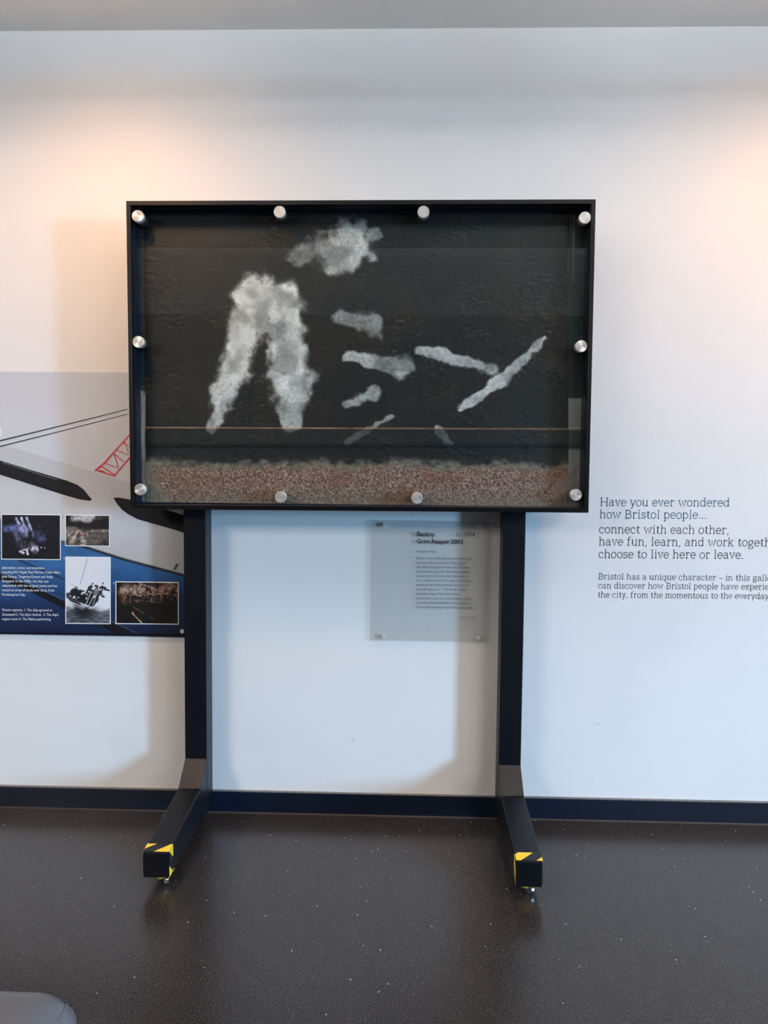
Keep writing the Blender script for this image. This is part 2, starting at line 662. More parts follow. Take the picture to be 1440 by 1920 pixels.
hw, hh, RIM = CW / 2, CH / 2, 0.0185
YB = -0.1165
case = cbox('case_back', -hw + 0.001, hw - 0.001, -0.128, YB, -hh + 0.001, hh - 0.001, M_inner, stand)
for nm_, x0, x1, z0, z1 in (('case_rail', -hw, hw, hh - RIM, hh), ('case_rail', -hw, hw, -hh, -hh + RIM),
                            ('case_stile', -hw, -hw + RIM, -hh + RIM, hh - RIM), ('case_stile', hw - RIM, hw, -hh + RIM, hh - RIM)):
    cbox(nm_, x0, x1, YC, -0.1285, z0, z1, M_case, stand, 0.0012)
    # inner step of the rebate that carries the sheet
IN = RIM + 0.001
for nm_, x0, x1, z0, z1 in (('rebate', -hw + RIM, hw - RIM, hh - IN, hh - RIM), ('rebate', -hw + RIM, hw - RIM, -hh + RIM, -hh + IN),
                            ('rebate', -hw + RIM, -hw + IN, -hh + IN, hh - IN), ('rebate', hw - IN, hw - RIM, -hh + IN, hh - IN)):
    cbox(nm_, x0, x1, -0.206, -0.1285, z0, z1, M_inner, stand)
pane = cbox('acrylic_pane', -hw + IN + 0.002, hw - IN - 0.002, -0.202, -0.196, -hh + IN + 0.002, hh - IN - 0.002, M_pane, stand)
pane['label'] = 'clear acrylic sheet with reflections'

cap_prof = [(0.0003, 0.0), (0.0228, 0.0), (0.0246, 0.0018), (0.0246, 0.022), (0.0003, 0.022)]
CAPS = [(258, 405), (524, 397), (794, 397), (1097, 408), (259, 641), (1090, 649), (262, 918), (526, 932), (782, 934), (1080, 928)]
cap_me = lathe('cap', cap_prof, (0, 0, 0), (0, 1, 0), seg=44)
bar_me = lathe('barrel', [(0.0003, 0), (0.0235, 0), (0.0235, 0.046), (0.0003, 0.046)], (0, 0, 0), (0, 1, 0), seg=36)
cap_me.materials.append(M_cap)
bar_me.materials.append(M_barrel)
for (u, v) in CAPS:
    p = at(u, v, -0.224)
    o = link('standoff_cap', cap_me, None, stand)
    o.location = (p[0], -0.2242, p[2])
    o['label'] = 'round brushed steel standoff cap'
    q = link('standoff_barrel', bar_me, None, o)
    q.location = (0, 0.0284, 0)

# --- posts, feet
for i, px in enumerate(PX):
    x0, x1 = px - T / 2, px + T / 2
    top = at(368, 956, -0.1)[2] + 0.35
    box('post', (x0, YPB, 0.05), (x1, YP, top), M_steel, stand, 0.003)
    # gusset between post and foot: sloping front plate
    prism_x('gusset', [(YP - 0.0005, 0.05), (YP - 0.0005, 0.296), (-0.22, 0.203), (-0.22, 0.05)], x0 + 0.001, x1 - 0.001, M_steel, stand, 0.0015)
    foot = prism_x('foot', [(-0.2205, 0.05), (-0.2205, 0.2025), (YF + 0.002, 0.152), (YF + 0.002, 0.054)], x0, x1, M_steel, stand, 0.003)
    weld = tube('weld_bead', [(x0 + 0.004, -0.221, 0.2035), (px, -0.2215, 0.204), (x1 - 0.004, -0.221, 0.2035)], 0.0022, M_steel, foot)
    box('end_cap', (x0 + 0.001, YF - 0.003, 0.055), (x1 - 0.001, YF + 0.002, 0.151), M_steel, foot, 0.004)
    # hazard tape: a band round the front of the foot with slanted yellow stripes
    W, PER = 0.046, 0.112
    zt0, zt1 = 0.152, 0.152 + (0.2025 - 0.152) * W / (abs(YF + 0.002 + 0.2205))
    e0 = 0.0009

    def face_pt(face, s, wv, off):
        y = YF + 0.0025 + wv
        zt = 0.152 + (zt1 - zt0) * wv / W
        if face == 0:
            return (x0 + s, y, zt + off)
        if face == 1:
            return (x1 + off, y, zt - s)
        if face == 2:
            return (x1 - s, y, 0.054 - off)
        return (x0 - off, y, 0.054 + s)
    starts = (0.0, T, 2 * T, 3 * T)
    ph = (0.040, 0.074)[i]
    for nm_, mt, off in (('tape_band', M_tape, 0.0006), ('tape_stripes', M_yellow, 0.0012)):
        bm = bmesh.new()
        for fc in range(4):
            if mt is M_tape:
                polys = [[(0, 0), (T, 0), (T, W), (0, W)]]
            else:
                polys = []
                for k in range(-5, 5):
                    a = k * PER + ph - starts[fc]
                    poly = [(a, 0), (a + 0.055, 0), (a + 0.055 + 0.052, W), (a + 0.052, W)]
                    for lim, sgn in ((0, 1), (T, -1)):                     # clip to the face
                        out = []
                        for j in range(len(poly)):
                            p, q = poly[j], poly[(j + 1) % len(poly)]
                            ip, iq = sgn * (p[0] - lim) >= 0, sgn * (q[0] - lim) >= 0
                            if ip:
                                out.append(p)
                            if ip != iq:
                                t = (lim - p[0]) / (q[0] - p[0])
                                out.append((lim, p[1] + t * (q[1] - p[1])))
                        poly = out
                        if len(poly) < 3:
                            break
                    if len(poly) >= 3:
                        polys.append(poly)
            for poly in polys:
                vs_ = [bm.verts.new(face_pt(fc, s, wv, off)) for s, wv in poly]
                f = bm.faces.new(vs_)
                r = bmesh.ops.extrude_face_region(bm, geom=[f])
                nrm = ((0, 0, 1), (1, 0, 0), (0, 0, -1), (-1, 0, 0))[fc]
                for g in r['geom']:
                    if isinstance(g, bmesh.types.BMVert):
                        g.co -= Vector(nrm) * 0.0005
        bmesh.ops.remove_doubles(bm, verts=bm.verts, dist=1e-6)
        t_ = link(nm_, bm_mesh(nm_, bm), mt, foot)
        if mt is M_yellow:
            t_['label'] = 'yellow hazard tape stripes'
    # caster
    cx, cyy = px + (0.012, 0.0)[i], YF + 0.045
    cs = box('caster_plate', (cx - 0.035, cyy - 0.03, 0.047), (cx + 0.035, cyy + 0.03, 0.0535), (M_yellow, M_yellow)[i], stand, 0.001)
    lathe('caster_housing', [(0.02, 0), (0.022, 0.006), (0.016, 0.016)], (cx - 0.008, cyy, 0.0469), (0, 0, -1), M_yellow, cs, 24)
    lathe('caster_wheel', [(0.004, -0.008), (0.017, -0.008), (0.0195, -0.005), (0.0195, 0.005), (0.017, 0.008), (0.004, 0.008)],
          (cx + 0.012, cyy, 0.0197), (1, 0.5, 0), M_chrome, cs, 28)
    # rear caster keeps the stand level against the wall
    box('rear_pad', (px - 0.03, YPB - 0.07, 0.0), (px + 0.03, YPB - 0.01, 0.0495), M_tape, stand, 0.002)

# ------------------------------------------------------------------ weathered steel panel (plain abstract stand-in)
YPL = -0.142
p0, p1 = at(258, 391, YPL), at(1094, 946, YPL)
pa = at(676, 391, YPL)[2], at(676, 946, YPL)[2]
panel = empty('steel_panel', (0, 0, 0))
tag(panel, 'weathered dark steel panel with pale abstract paint and a rusty lower band, inside the case', 'steel panel')
nx, nz_ = 800, 530
gx = np.linspace(p0[0], p1[0], nx)
gz = np.linspace(pa[0], pa[1], nz_)
G = np.zeros((nz_, nx, 3))
G[..., 0], G[..., 1], G[..., 2] = gx[None, :], YPL, gz[:, None]

STROKES = [  # loose pale paint, no picture: u0,v0,r0,u1,v1,r1,strength
    (480, 560, 46, 440, 690, 32, 1.0), (436, 690, 28, 398, 800, 12, .9),
    (530, 560, 34, 545, 720, 42, .95), (545, 735, 38, 548, 800, 14, .75),
    (655, 462, 46, 625, 474, 40, .85), (700, 440, 14, 560, 480, 20, .5),
    (640, 596, 16, 700, 610, 22, .55), (650, 668, 10, 756, 690, 20, .8), (650, 760, 9, 700, 735, 14, .7),
    (790, 656, 10, 925, 690, 12, .75), (860, 770, 8, 940, 712, 12, .8), (940, 712, 10, 1022, 632, 6, .7),
    (818, 800, 6, 845, 838, 8, .65), (650, 830, 6, 735, 780, 5, .6)]


def paint_mask(u, v):
    wob = (fbm(u / 22, v / 22, 3, 4) - 0.5)
    k = np.zeros_like(u)
    for a0, b0, r0, a1, b1, r1, s in STROKES:
        d, t = seg_d(u, v, a0, b0, a1, b1)
        r = r0 + (r1 - r0) * t
        soft = np.maximum(3.0, r * 0.42)
        k = np.maximum(k, s * (1 - sstep(-soft, soft * 0.6, d - r + wob * (10 + r * 0.9))))
    spk = fbm(u / 3.0, v / 3.0, 9, 2)
    k = np.clip(k * (0.80 + 0.45 * spk), 0, 1)
    return k * (1 - 0.35 * sstep(0.45, 0.75, fbm(u / 40, v / 40, 12, 3)))


def band_top(u):
    return 866 + 10 * (fbm(u / 60, u * 0 + 0.3, 21, 3) - 0.5) * 2


def panel_col(u, v):
    big = fbm(u / 120, v / 120, 1, 4)
    fine = fbm(u / 7, v / 7, 2, 4)
    c = np.zeros(u.shape + (3,)) + np.array((25, 26, 27.0))
    c = mixc(c, (35, 32, 28), sstep(0.45, 0.75, big))
    c = mixc(c, (20, 25, 29), sstep(0.5, 0.75, fbm(u / 90, v / 150, 5, 3)))
    c = c * (0.82 + 0.36 * fine)[..., None]
    # pits and flecks, denser left
    pit = sstep(0.66, 0.8, fbm(u / 6, v / 3.5, 6, 3)) * sstep(0.42, 0.6, fbm(u / 55, v / 55, 7, 2))
    c = mixc(c, (96, 90, 78), pit * 0.55)
    # paint
    k = paint_mask(u, v)
    tone = fbm(u / 30, v / 30, 14, 4)
    pc = np.array((240, 242, 240.0)) * (0.80 + 0.30 * tone)[..., None]
    c = c * (1 - k[..., None]) + pc * k[..., None]
    # below the lap joint: darker, then pale scurf, then pinkish rust
    low = sstep(802, 806, v)
    c = mixc(c, (30, 32, 33), low * 0.55)
    c = mixc(c, (18, 22, 26), sstep(828, 838, v) * (1 - sstep(846, 862, v)) * 0.8)
    scurf = sstep(0, 16, v - band_top(u) + 26 * (fbm(u / 16, v / 12, 22, 4) - 0.32) + 2)
    c = mixc(c, (140, 132, 116), np.clip(scurf * sstep(836, 850, v) * (0.5 + 0.6 * fine), 0, 1))
    rust = sstep(-2, 14, v - band_top(u) - 6 + 18 * (fbm(u / 14, v / 9, 24, 4) - 0.5))
    g = fbm(u / 2.2, v / 2.2, 25, 3)
    rc = np.array((134, 106, 93.0)) + (g - 0.5)[..., None] * np.array((190, 176, 160.0))
    rc = mixc(rc, (128, 84, 66), sstep(0.5, 0.8, fbm(u / 45, v / 18, 26, 3)) * 0.55)
    rc = mixc(rc, (112, 106, 92), sstep(905, 945, v) * 0.5)
    c = c * (1 - rust[..., None]) + rc * rust[..., None]
    # margins: green edge strips with bare grey metal low down
    lft, rgt = 1 - sstep(272, 274, u), sstep(1064, 1067, u - 4 * 0)
    strip = np.maximum(lft, rgt)
    c = mixc(c, (38, 52, 50), strip * (1 - rust) * 0.85)
    bare_l = lft * sstep(724, 740, v + 26 * (fbm(u / 5, v / 5, 31, 3) - .5)) * sstep(0.15, 0.32, fbm(u / 12, v / 30, 32, 3))
    c = mixc(c, (168, 160, 146), bare_l)
    bare_r = rgt * sstep(745, 748, v) * (1 - 0.75 * sstep(803, 808, v) * (1 - sstep(838, 846, v)))
    c = mixc(c, (150, 150, 146), bare_r * 0.95)
    corner = (1 - sstep(0, 10, u - 268 - np.clip(v - 858, 0, 90) * 0.55)) * sstep(850, 866, v)
    c = mixc(c, (136, 128, 112), corner * (0.55 + 0.4 * fine))
    cr = sstep(0, 10, u - 1078 + np.clip(v - 870, 0, 50) * 0.9) * sstep(856, 876, v)
    c = mixc(c, (134, 126, 118), cr * (0.5 + 0.4 * fine))
    # lap joint rust line, thin scratch near right edge
    jl = np.exp(-((v - (801.5 + (u - 272) / 820 * 3.5)) / 1.1) ** 2) * (0.6 + 0.6 * fbm(u / 12, v * 0, 40, 3)) * (1 - lft)
    c = mixc(c, (158, 122, 96), np.clip(jl, 0, 1))
    sc = np.exp(-((u - (1077 - (v - 400) * 0.02)) / 0.9) ** 2) * (v < 530) * 0.7
    return mixc(c, (170, 130, 100), sc)


def panel_relief(u, v):
    h = 0.0035 * (fbm(u / 9, v / 6, 6, 3) - 0.5) * sstep(0.38, 0.6, fbm(u / 55, v / 55, 7, 2))
    h = h + 0.0012 * (fbm(u / 40, v / 40, 8, 3) - 0.5)
    h = h + 0.0045 * sstep(801, 804, v)                        # lapped plate stands proud
    h = h - 0.004 * sstep(832, 842, v)
    h = h + 0.004 * (fbm(u / 2.2, v / 2.2, 25, 2) - 0.5) * sstep(866, 884, v)
    strip = np.maximum(1 - sstep(271, 274, u), sstep(1064, 1067, u))
    return h - 0.003 * strip


M_panel = attr_mat('weathered_steel', 0.55, 0.4, (220, 0.35))
colour_grid('painted_face', G, panel_col, M_panel, panel, panel_relief)
box('backing_plate', (p0[0], YPL + 0.0045, pa[1]), (p1[0], YPL + 0.012, pa[0]), M_steel, panel)
M_rivet = noise_mix(mat('rivet_head', rgb(26, 27, 28), 0.55), rgb(24, 25, 26), rgb(34, 32, 29), 60)
riv = lathe('rivet', [(0.0150, 0.0), (0.0130, 0.0009), (0.008, 0.0014), (0.0003, 0.0016)], (0, 0, 0), (0, -1, 0), seg=20)
riv.materials.append(M_rivet)
for k, u in enumerate((330, 378, 424, 468, 511, 553, 594, 640, 693, 752, 780, 806, 850, 897, 932, 968, 1020)):
    p = at(u, 818 + (u % 7) * 0.4, YPL - 0.004)
    o = link('rivet', riv, None, panel)
    o.location = (p[0], YPL - 0.0035, p[2])

# ------------------------------------------------------------------ text helpers


def sans_line(name, text, u0, u1, v0, v1, h_px, Y, m, parent, bold=0.0, shear=0.0, fit=True):
    """built-in sans face, baseline from pixel (u0,v0) to (u1,v1) on plane y=Y"""
    cu = bpy.data.curves.new(name, 'FONT')
    cu.body = text
    cu.size = 1.0
    cu.shear = shear
    cu.offset = bold
    cu.resolution_u = 3
    tmp = bpy.data.objects.new('tmp', cu)
    COL.objects.link(tmp)
    bpy.context.view_layer.update()
    me = bpy.data.meshes.new_from_object(tmp)
    bpy.data.objects.remove(tmp, do_unlink=True)
    n_ = len(me.vertices)
    co = np.zeros(n_ * 3)
    me.vertices.foreach_get('co', co)
    co = co.reshape(-1, 3)
    A, B = at(u0, v0, Y), at(u1, v1, Y)
    wtxt = co[:, 0].max()
    d = (B - A) / wtxt
    hz = (at(u0, v0 - h_px, Y)[2] - A[2]) / 0.729            # cap height of the face
    P = A[None, :] + co[:, :1] * d[None, :]
    P[:, 2] += co[:, 1] * hz
    me.vertices.foreach_set('co', P.ravel())
    me.update()
    me.name = name
    me.materials.clear()
    return link(name, me, m, parent)


# a light slab-serif stroke face (x-height 10, capitals 14)
def arc(cx, cy, rx, ry, a0, a1, n_=12):
    return [(cx + rx * math.cos(math.radians(a0 + (a1 - a0) * i / n_)), cy + ry * math.sin(math.radians(a0 + (a1 - a0) * i / n_))) for i in range(n_ + 1)]


def hb(x, y, l_=1.7, r_=1.7):
    return [(x - l_, y), (x + r_, y)]


BOWL = lambda cx=5, rx=4.2: arc(cx, 5, rx, 5, 0, 360, 24)
GL = {
    'H': (15, [[(2.5, 0), (2.5, 14)], [(12.5, 0), (12.5, 14)], [(2.5, 7.2), (12.5, 7.2)], hb(2.5, 0), hb(2.5, 14), hb(12.5, 0), hb(12.5, 14)]),
    'B': (13, [[(2.8, 0), (2.8, 14)], [(0.8, 14), (7, 14)] + arc(7, 10.8, 3.4, 3.2, 90, -90) + [(2.8, 7.6)], [(0.8, 0), (7.4, 0)] + arc(7.4, 3.8, 4, 3.8, -90, 90)]),
    'a': (10.6, [arc(4.6, 6.9, 3.2, 3.1, 155, 20, 10) + [(7.7, 6.5), (7.7, 1.4), (8.4, 0.2), (10, 0.1)], [(7.7, 6.0), (5, 5.8)] + arc(3.9, 2.9, 2.9, 2.9, 100, 270, 10) + [(5.4, 0.4), (7.7, 2.2)]]),
    'b': (11, [[(0.6, 14.5), (2.2, 14.5), (2.2, 0)], arc(5.9, 5, 3.8, 5, 170, -170, 20)]),
    'c': (9.6, [arc(5.1, 5, 4.2, 5, 48, 318, 18), [(7.9, 6.6), (7.9, 9.2)]]),
    'd': (11.4, [[(7.2, 14.5), (8.8, 14.5), (8.8, 0), (10.6, 0)], arc(5.0, 5, 3.9, 5, 10, 350, 20)]),
    'e': (9.8, [[(0.9, 5.3), (9.0, 5.3)] + arc(5, 5, 4.1, 5, 4, 322, 20)]),
    'f': (7.4, [[(3.0, 0), (3.0, 11.5)] + arc(5.3, 12, 2.3, 2.6, 180, 40, 8), [(0.8, 10), (6.2, 10)], hb(3.0, 0, 2, 2.4)]),
    'g': (10.4, [arc(4.6, 6.4, 3.3, 3.5, 0, 360, 20), [(7.2, 8.6), (8.2, 9.9), (9.9, 9.8)], [(3.0, 3.2), (1.8, 2.0), (2.6, 0.9), (6.8, 0.5), (8.9, -0.9), (8.7, -2.8), (7.0, -4.2), (4.4, -4.5), (2.0, -4.0), (1.0, -2.5), (2.6, 0.6)]]),
    'h': (11.6, [[(0.7, 14.5), (2.4, 14.5), (2.4, 0)], [(2.4, 7.2)] + arc(5.9, 6.7, 3.2, 3.3, 140, 0, 10) + [(9.1, 0)], hb(2.4, 0), hb(9.1, 0)]),
    'i': (5.8, [[(1.0, 10), (2.9, 10), (2.9, 0)], hb(2.9, 0, 2.1, 2.1), arc(2.8, 13.4, 0.45, 0.45, 0, 360, 8)]),
    'k': (11.4, [[(0.7, 14.5), (2.4, 14.5), (2.4, 0)], [(2.4, 4.2), (8.0, 10)], [(4.6, 6.4), (9.0, 0)], hb(2.4, 0), hb(8.2, 10, 1.6, 1.6), hb(9.2, 0, 1.6, 1.5)]),
    'l': (5.8, [[(1.0, 14.5), (2.9, 14.5), (2.9, 0)], hb(2.9, 0, 2.1, 2.1)]),
    'm': (17, [[(0.6, 10), (2.4, 10), (2.4, 0)], [(2.4, 7.2)] + arc(5.5, 6.8, 2.8, 3.2, 140, 0, 8) + [(8.3, 0)], [(8.3, 7.2)] + arc(11.5, 6.8, 2.9, 3.2, 140, 0, 8) + [(14.4, 0)], hb(2.4, 0), hb(8.3, 0), hb(14.4, 0)]),
    'n': (11.6, [[(0.6, 10), (2.4, 10), (2.4, 0)], [(2.4, 7.2)] + arc(5.9, 6.7, 3.2, 3.3, 140, 0, 10) + [(9.1, 0)], hb(2.4, 0), hb(9.1, 0)]),
    'o': (10.2, [arc(5.1, 5, 4.2, 5, 0, 360, 24)]),
    'p': (11, [[(0.6, 10), (2.2, 10), (2.2, -4.4)], arc(5.9, 5, 3.8, 5, 170, -170, 20), hb(2.2, -4.4, 1.7, 2)]),
    'q': (11, [[(8.8, 10), (8.8, -4.4)], arc(5.0, 5, 3.9, 5, 10, 350, 20), hb(8.8, -4.4, 2, 1.7)]),
    'r': (8.4, [[(0.6, 10), (2.7, 10), (2.7, 0)], [(2.7, 6.4)] + arc(6.0, 6.8, 3.0, 3.0, 160, 55, 8) + [(7.8, 8.0)], hb(2.7, 0, 2, 2.2)]),
    's': (8.6, [arc(4.3, 7.4, 2.9, 2.5, 35, 270, 12) + arc(4.3, 2.5, 3.2, 2.5, 90, -150, 12), [(7.0, 7.6), (7.0, 9.8)], [(1.1, 2.4), (1.1, 0.1)]]),
    't': (7.0, [[(3.0, 13), (3.0, 2.0)] + arc(5.0, 2.0, 2.0, 1.9, 180, 330, 8), [(0.8, 10), (6.2, 10)]]),
    'u': (11.6, [[(0.6, 10), (2.4, 10), (2.4, 3.3)] + arc(5.6, 3.3, 3.2, 3.3, 180, 320, 10) + [(8.9, 2.8)], [(7.1, 10), (8.9, 10), (8.9, 0), (10.7, 0)]]),
    'v': (10, [[(1.5, 10), (5.0, 0), (8.5, 10)], hb(1.6, 10, 1.4, 1.6), hb(8.4, 10, 1.6, 1.4)]),
    'w': (15, [[(1.6, 10), (4.6, 0), (7.5, 9.4), (10.4, 0), (13.4, 10)], hb(1.6, 10, 1.5, 1.6), hb(13.4, 10, 1.6, 1.5)]),
    'x': (10.4, [[(1.7, 10), (8.6, 0)], [(8.4, 10), (1.7, 0)], hb(1.9, 10, 1.4, 1.5), hb(8.3, 10, 1.5, 1.4), hb(1.9, 0, 1.4, 1.5), hb(8.4, 0, 1.5, 1.4)]),
    'y': (10, [[(1.5, 10), (5.0, 0.3)], [(8.5, 10), (4.2, -2.6), (3.0, -4.2), (1.2, -4.0)], hb(1.6, 10, 1.4, 1.6), hb(8.4, 10, 1.6, 1.4)]),
    ',': (4.6, [[(2.4, 0.9), (2.4, -0.4), (1.3, -2.6)], [(2.0, 0.5), (2.6, 0.5)]]),
    '.': (4.6, [arc(2.3, 0.55, 0.4, 0.4, 0, 360, 8)]),
    '-': (10, [[(0.8, 4.6), (9.2, 4.6)]]),
    ' ': (5.2, []),
}


def slab_line(name, text, u0, v0, u1, v1, fit, x_px, wt, Y, m, parent):
    """the first len(fit) characters of text run from pixel (u0,v0) to (u1,v1); x_px = x-height in pixels"""
    adv = lambda s: sum(GL[ch][0] + 0.55 for ch in s)
    A, B = at(u0, v0, Y), at(u1, v1, Y)
    d = (B - A) / adv(fit)
    hz = (at(u0, v0 - x_px, Y)[2] - A[2]) / 10.0
    verts, faces = [], []
    pen = 0.0
    line = empty(name)
    line.parent = parent
    for ch in text + ' ':
        if ch == ' ' and verts:
            link('word', mesh_from('word', verts, faces), m, line)
            verts, faces = [], []
        wd, paths = GL[ch]
        for path in paths:
            P = [np.array(p, float) for p in path]
            n_ = len(P)
            base = len(verts)
            for i in range(n_):
                a = P[max(i - 1, 0)]
                c = P[min(i + 1, n_ - 1)]
                if i in (0, n_ - 1):
                    t = c - a
                    t = t / (np.hypot(*t) + 1e-9)
                    nn, k = np.array((-t[1], t[0])), 1.0
                else:
                    t1 = (P[i] - a) / (np.hypot(*(P[i] - a)) + 1e-9)
                    t2 = (c - P[i]) / (np.hypot(*(c - P[i])) + 1e-9)
                    nn = np.array((-t1[1] - t2[1], t1[0] + t2[0]))
                    ln = np.hypot(*nn)
                    nn = nn / (ln + 1e-9)
                    k = min(1.6, 2.0 / max(ln, 0.6))
                ext = 0
                for sg in (1, -1):
                    q = P[i] + nn * (sg * wt * 0.5 * k)
                    W3 = A + d * (pen + q[0])
                    verts.append((W3[0], W3[1], W3[2] + q[1] * hz))
            for i in range(n_ - 1):
                faces.append((base + 2 * i, base + 2 * i + 1, base + 2 * i + 3, base + 2 * i + 2))
        pen += wd + 0.55
    return line


YT = -0.0008
heading = tag(empty('wall_lettering', (0, 0, 0)), 'teal slab-serif question lettered on the white wall right of the case', 'lettering')
slab_line('text_line', 'Have you ever wondered', 1125, 948.5, 1369, 949.5, 'Have you ever wondered', 10.8, 1.28, YT, M_teal, heading)
slab_line('text_line', 'how Bristol people...', 1124, 971.5, 1326, 972.5, 'how Bristol people...', 10.8, 1.28, YT, M_teal, heading)
answer = tag(empty('wall_lettering', (0, 0, 0)), 'larger dark grey three-line lettering on the wall below the teal question', 'lettering')
slab_line('text_line', 'connect with each other,', 1123, 999.5, 1368, 1001, 'connect with each other,', 10.8, 1.25, YT, M_slate, answer)
slab_line('text_line', 'have fun, learn, and work together,', 1122.5, 1022.5, 1377, 1024, 'have fun, learn, and work', 10.8, 1.25, YT, M_slate, answer)
slab_line('text_line', 'choose to live here or leave.', 1122, 1046, 1395, 1047.5, 'choose to live here or leave.', 10.8, 1.25, YT, M_slate, answer)
small = tag(empty('wall_lettering', (0, 0, 0)), 'small dark grey paragraph lettering lowest on the wall at right', 'lettering')
slab_line('text_line', 'Bristol has a unique character - in this gallery you', 1121.5, 1086, 1343, 1088, 'Bristol has a unique character', 7.7, 1.28, YT, M_slate, small)
slab_line('text_line', 'can discover how Bristol people have experienced', 1121.5, 1103, 1385, 1105, 'can discover how Bristol people have', 7.7, 1.28, YT, M_slate, small)
slab_line('text_line', 'the city, from the momentous to the everyday', 1121, 1120, 1442, 1123, 'the city, from the momentous to the everyday', 7.7, 1.28, YT, M_slate, small)

# ------------------------------------------------------------------ caption plaque on the wall between the posts
plq = tag(empty('caption_plaque', (0, 0, 0)), 'clear frosted acrylic caption plaque on the wall between the posts', 'plaque')
YQ = -0.016
a_, b_ = at(695, 975, YQ), at(913, 1204, YQ)
box('sheet', (a_[0], YQ, b_[2]), (b_[0], YQ + 0.005, a_[2]), M_plac, plq)
for (u, v) in ((721, 984), (900, 986), (719, 1194), (897, 1196)):
    p = at(u, v, YQ)
    lathe('stud', [(0.0003, 0), (0.0085, 0), (0.0095, 0.001), (0.0095, 0.004), (0.0003, 0.004)], (p[0], YQ - 0.0042, p[2]), (0, 1, 0), M_pin, plq, 24)
    lathe('spacer', [(0.0003, 0), (0.008, 0), (0.008, 0.0106), (0.0003, 0.0106)], (p[0], YQ + 0.0052, p[2]), (0, 1, 0), M_pin, plq, 20)
YI = YQ - 0.0006
sans_line('text_line', 'Banksy', 781, 815.5, 1005, 1005.5, 8.2, YI, M_ink, plq, 0.022)
sans_line('text_line', 'b. 1974', 855.5, 890.5, 1005.5, 1006, 8.0, YI, M_greyink, plq, 0.004)
sans_line('text_line', 'Grim Reaper 2003', 781, 868, 1018.5, 1019.5, 8.2, YI, M_ink, plq, 0.022)
sans_line('text_line', 'Stencil on Metal', 781, 818, 1035.5, 1036, 4.6, YI, M_greyink, plq)
for k, (t, ue) in enumerate((
        ("Banksy is one of Bristol's most notorious and", 885), ('controversial street artists. One night in', 873), ('May 2003, he tagged the side of the Thekla.', 882),
        ('According to the artist, "the harbourmaster', 882), ('painted over it and the club threatened to', 878), ('sue... I went out and hit it again in the hope I', 885),
        ('would use the harbourmaster out for a full', 879), ('custodial sentence..."  The result was the', 875), ('stencilled image of the Grim Reaper.', 864),
        ('Stencilling creates powerful imagery swiftly -', 887), ('a medium allowing Banksy to stay ahead in', 881), ('the cat and mouse game with the authorities.', 887))):
    v = 1048.3 + k * 8.33
    sans_line('text_line', t, 780.5, ue, v, v + 0.8, 4.6, YI, M_greyink, plq)
bm = bmesh.new()
for k in range(7):
    u = 861 + k * 4.8
    bm.faces.new([bm.verts.new(tuple(at(*q, YI))) for q in ((u, 1157.4), (u + 3.8, 1157.5), (u + 3.8, 1156.8), (u, 1156.7))])
link('small_print', bm_mesh('small_print', bm), M_greyink, plq)

# ------------------------------------------------------------------ ship poster on the left
poster = tag(empty('ship_poster', (0, 0, 0)), 'large ship poster, grey above and blue below, on the wall left of the stand', 'poster')
YO = -0.012
zt, zb = at(120, 697.5, YO)[2], at(200, 1192, YO)[2]
xr, xl = at(353, 1100, YO)[0], -2.75
box('board', (xl, YO + 0.0002, zb), (xr, -0.0005, zt), M_grey_print, poster, 0.0008)


def line_y(u, pts):
    xs, ys = zip(*pts)
    return np.interp(u, xs, ys)


def poster_col(u, v):
    c = np.zeros(u.shape + (3,)) + np.array((190, 195, 203.0))
    c = mixc(c, (200, 204, 211), sstep(700, 800, v))
    # paler hull side below a soft edge
    hull = sstep(-2, 2, v - line_y(u, [(-600, 690), (20, 838), (240, 904), (360, 940)]))
    c = mixc(c, (188, 191, 196), hull)
    c = mixc(c, (202, 204, 208), hull * sstep(30, 90, v - line_y(u, [(-600, 690), (20, 838), (240, 904), (360, 940)])))
    low = sstep(960, 1060, v) * hull
    c = mixc(c, (176, 174, 172), low * 0.6)
    # blue hull
    e1 = line_y(u, [(-600, 790), (0, 975), (115, 1016), (160, 1027), (232, 1050), (360, 1084)])
    k = sstep(-0.6, 0.6, v - e1)
    g = fbm(u / 50, v / 22, 3, 4)
    blue = np.zeros(u.shape + (3,)) + np.array((50, 98, 148.0))
    blue = mixc(blue, (34, 76, 124), sstep(1050, 1110, v))
    blue = mixc(blue, (26, 46, 84), sstep(1100, 1150, v + 0.06 * u))
    blue = mixc(blue, (20, 32, 60), sstep(1150, 1190, v))
    blue = blue * (0.86 + 0.28 * g)[..., None]
    # darker rubbing strakes
    s1 = line_y(u, [(-600, 800), (0, 1036), (35, 1050), (122, 1087), (360, 1180)])
    blue = mixc(blue, (14, 22, 38), np.exp(-((v - s1) / 1.2) ** 2) * (u < 125))
    s2a = line_y(u, [(-600, 850), (0, 1075), (60, 1098), (122, 1128), (360, 1235)])
    band = sstep(-1, 1, v - s2a) * (1 - sstep(9, 15, v - s2a - 0.02 * u))
    blue = mixc(blue, (18, 20, 26), band)
    blue = mixc(blue, (120, 140, 165), np.exp(-((v - s2a + 1.5) / 1.0) ** 2) * 0.4)
    c = c * (1 - k[..., None]) + blue * k[..., None]
    wake = np.exp(-((v - e1 + 1.2) / 2.2) ** 2) * (0.5 + 0.5 * sstep(100, 160, u))
    c = mixc(c, (22, 24, 30), np.clip(wake * 1.1, 0, 1))
    c = mixc(c, (10, 13, 22), sstep(1186.5, 1188, v - (u - 200) * 0.011))
    dk = np.exp(-((u - 330 + (v - 1063) * .5) / 2.2) ** 2) * (np.abs(v - 1063) < 6)
    return mixc(c, (40, 40, 42), dk)


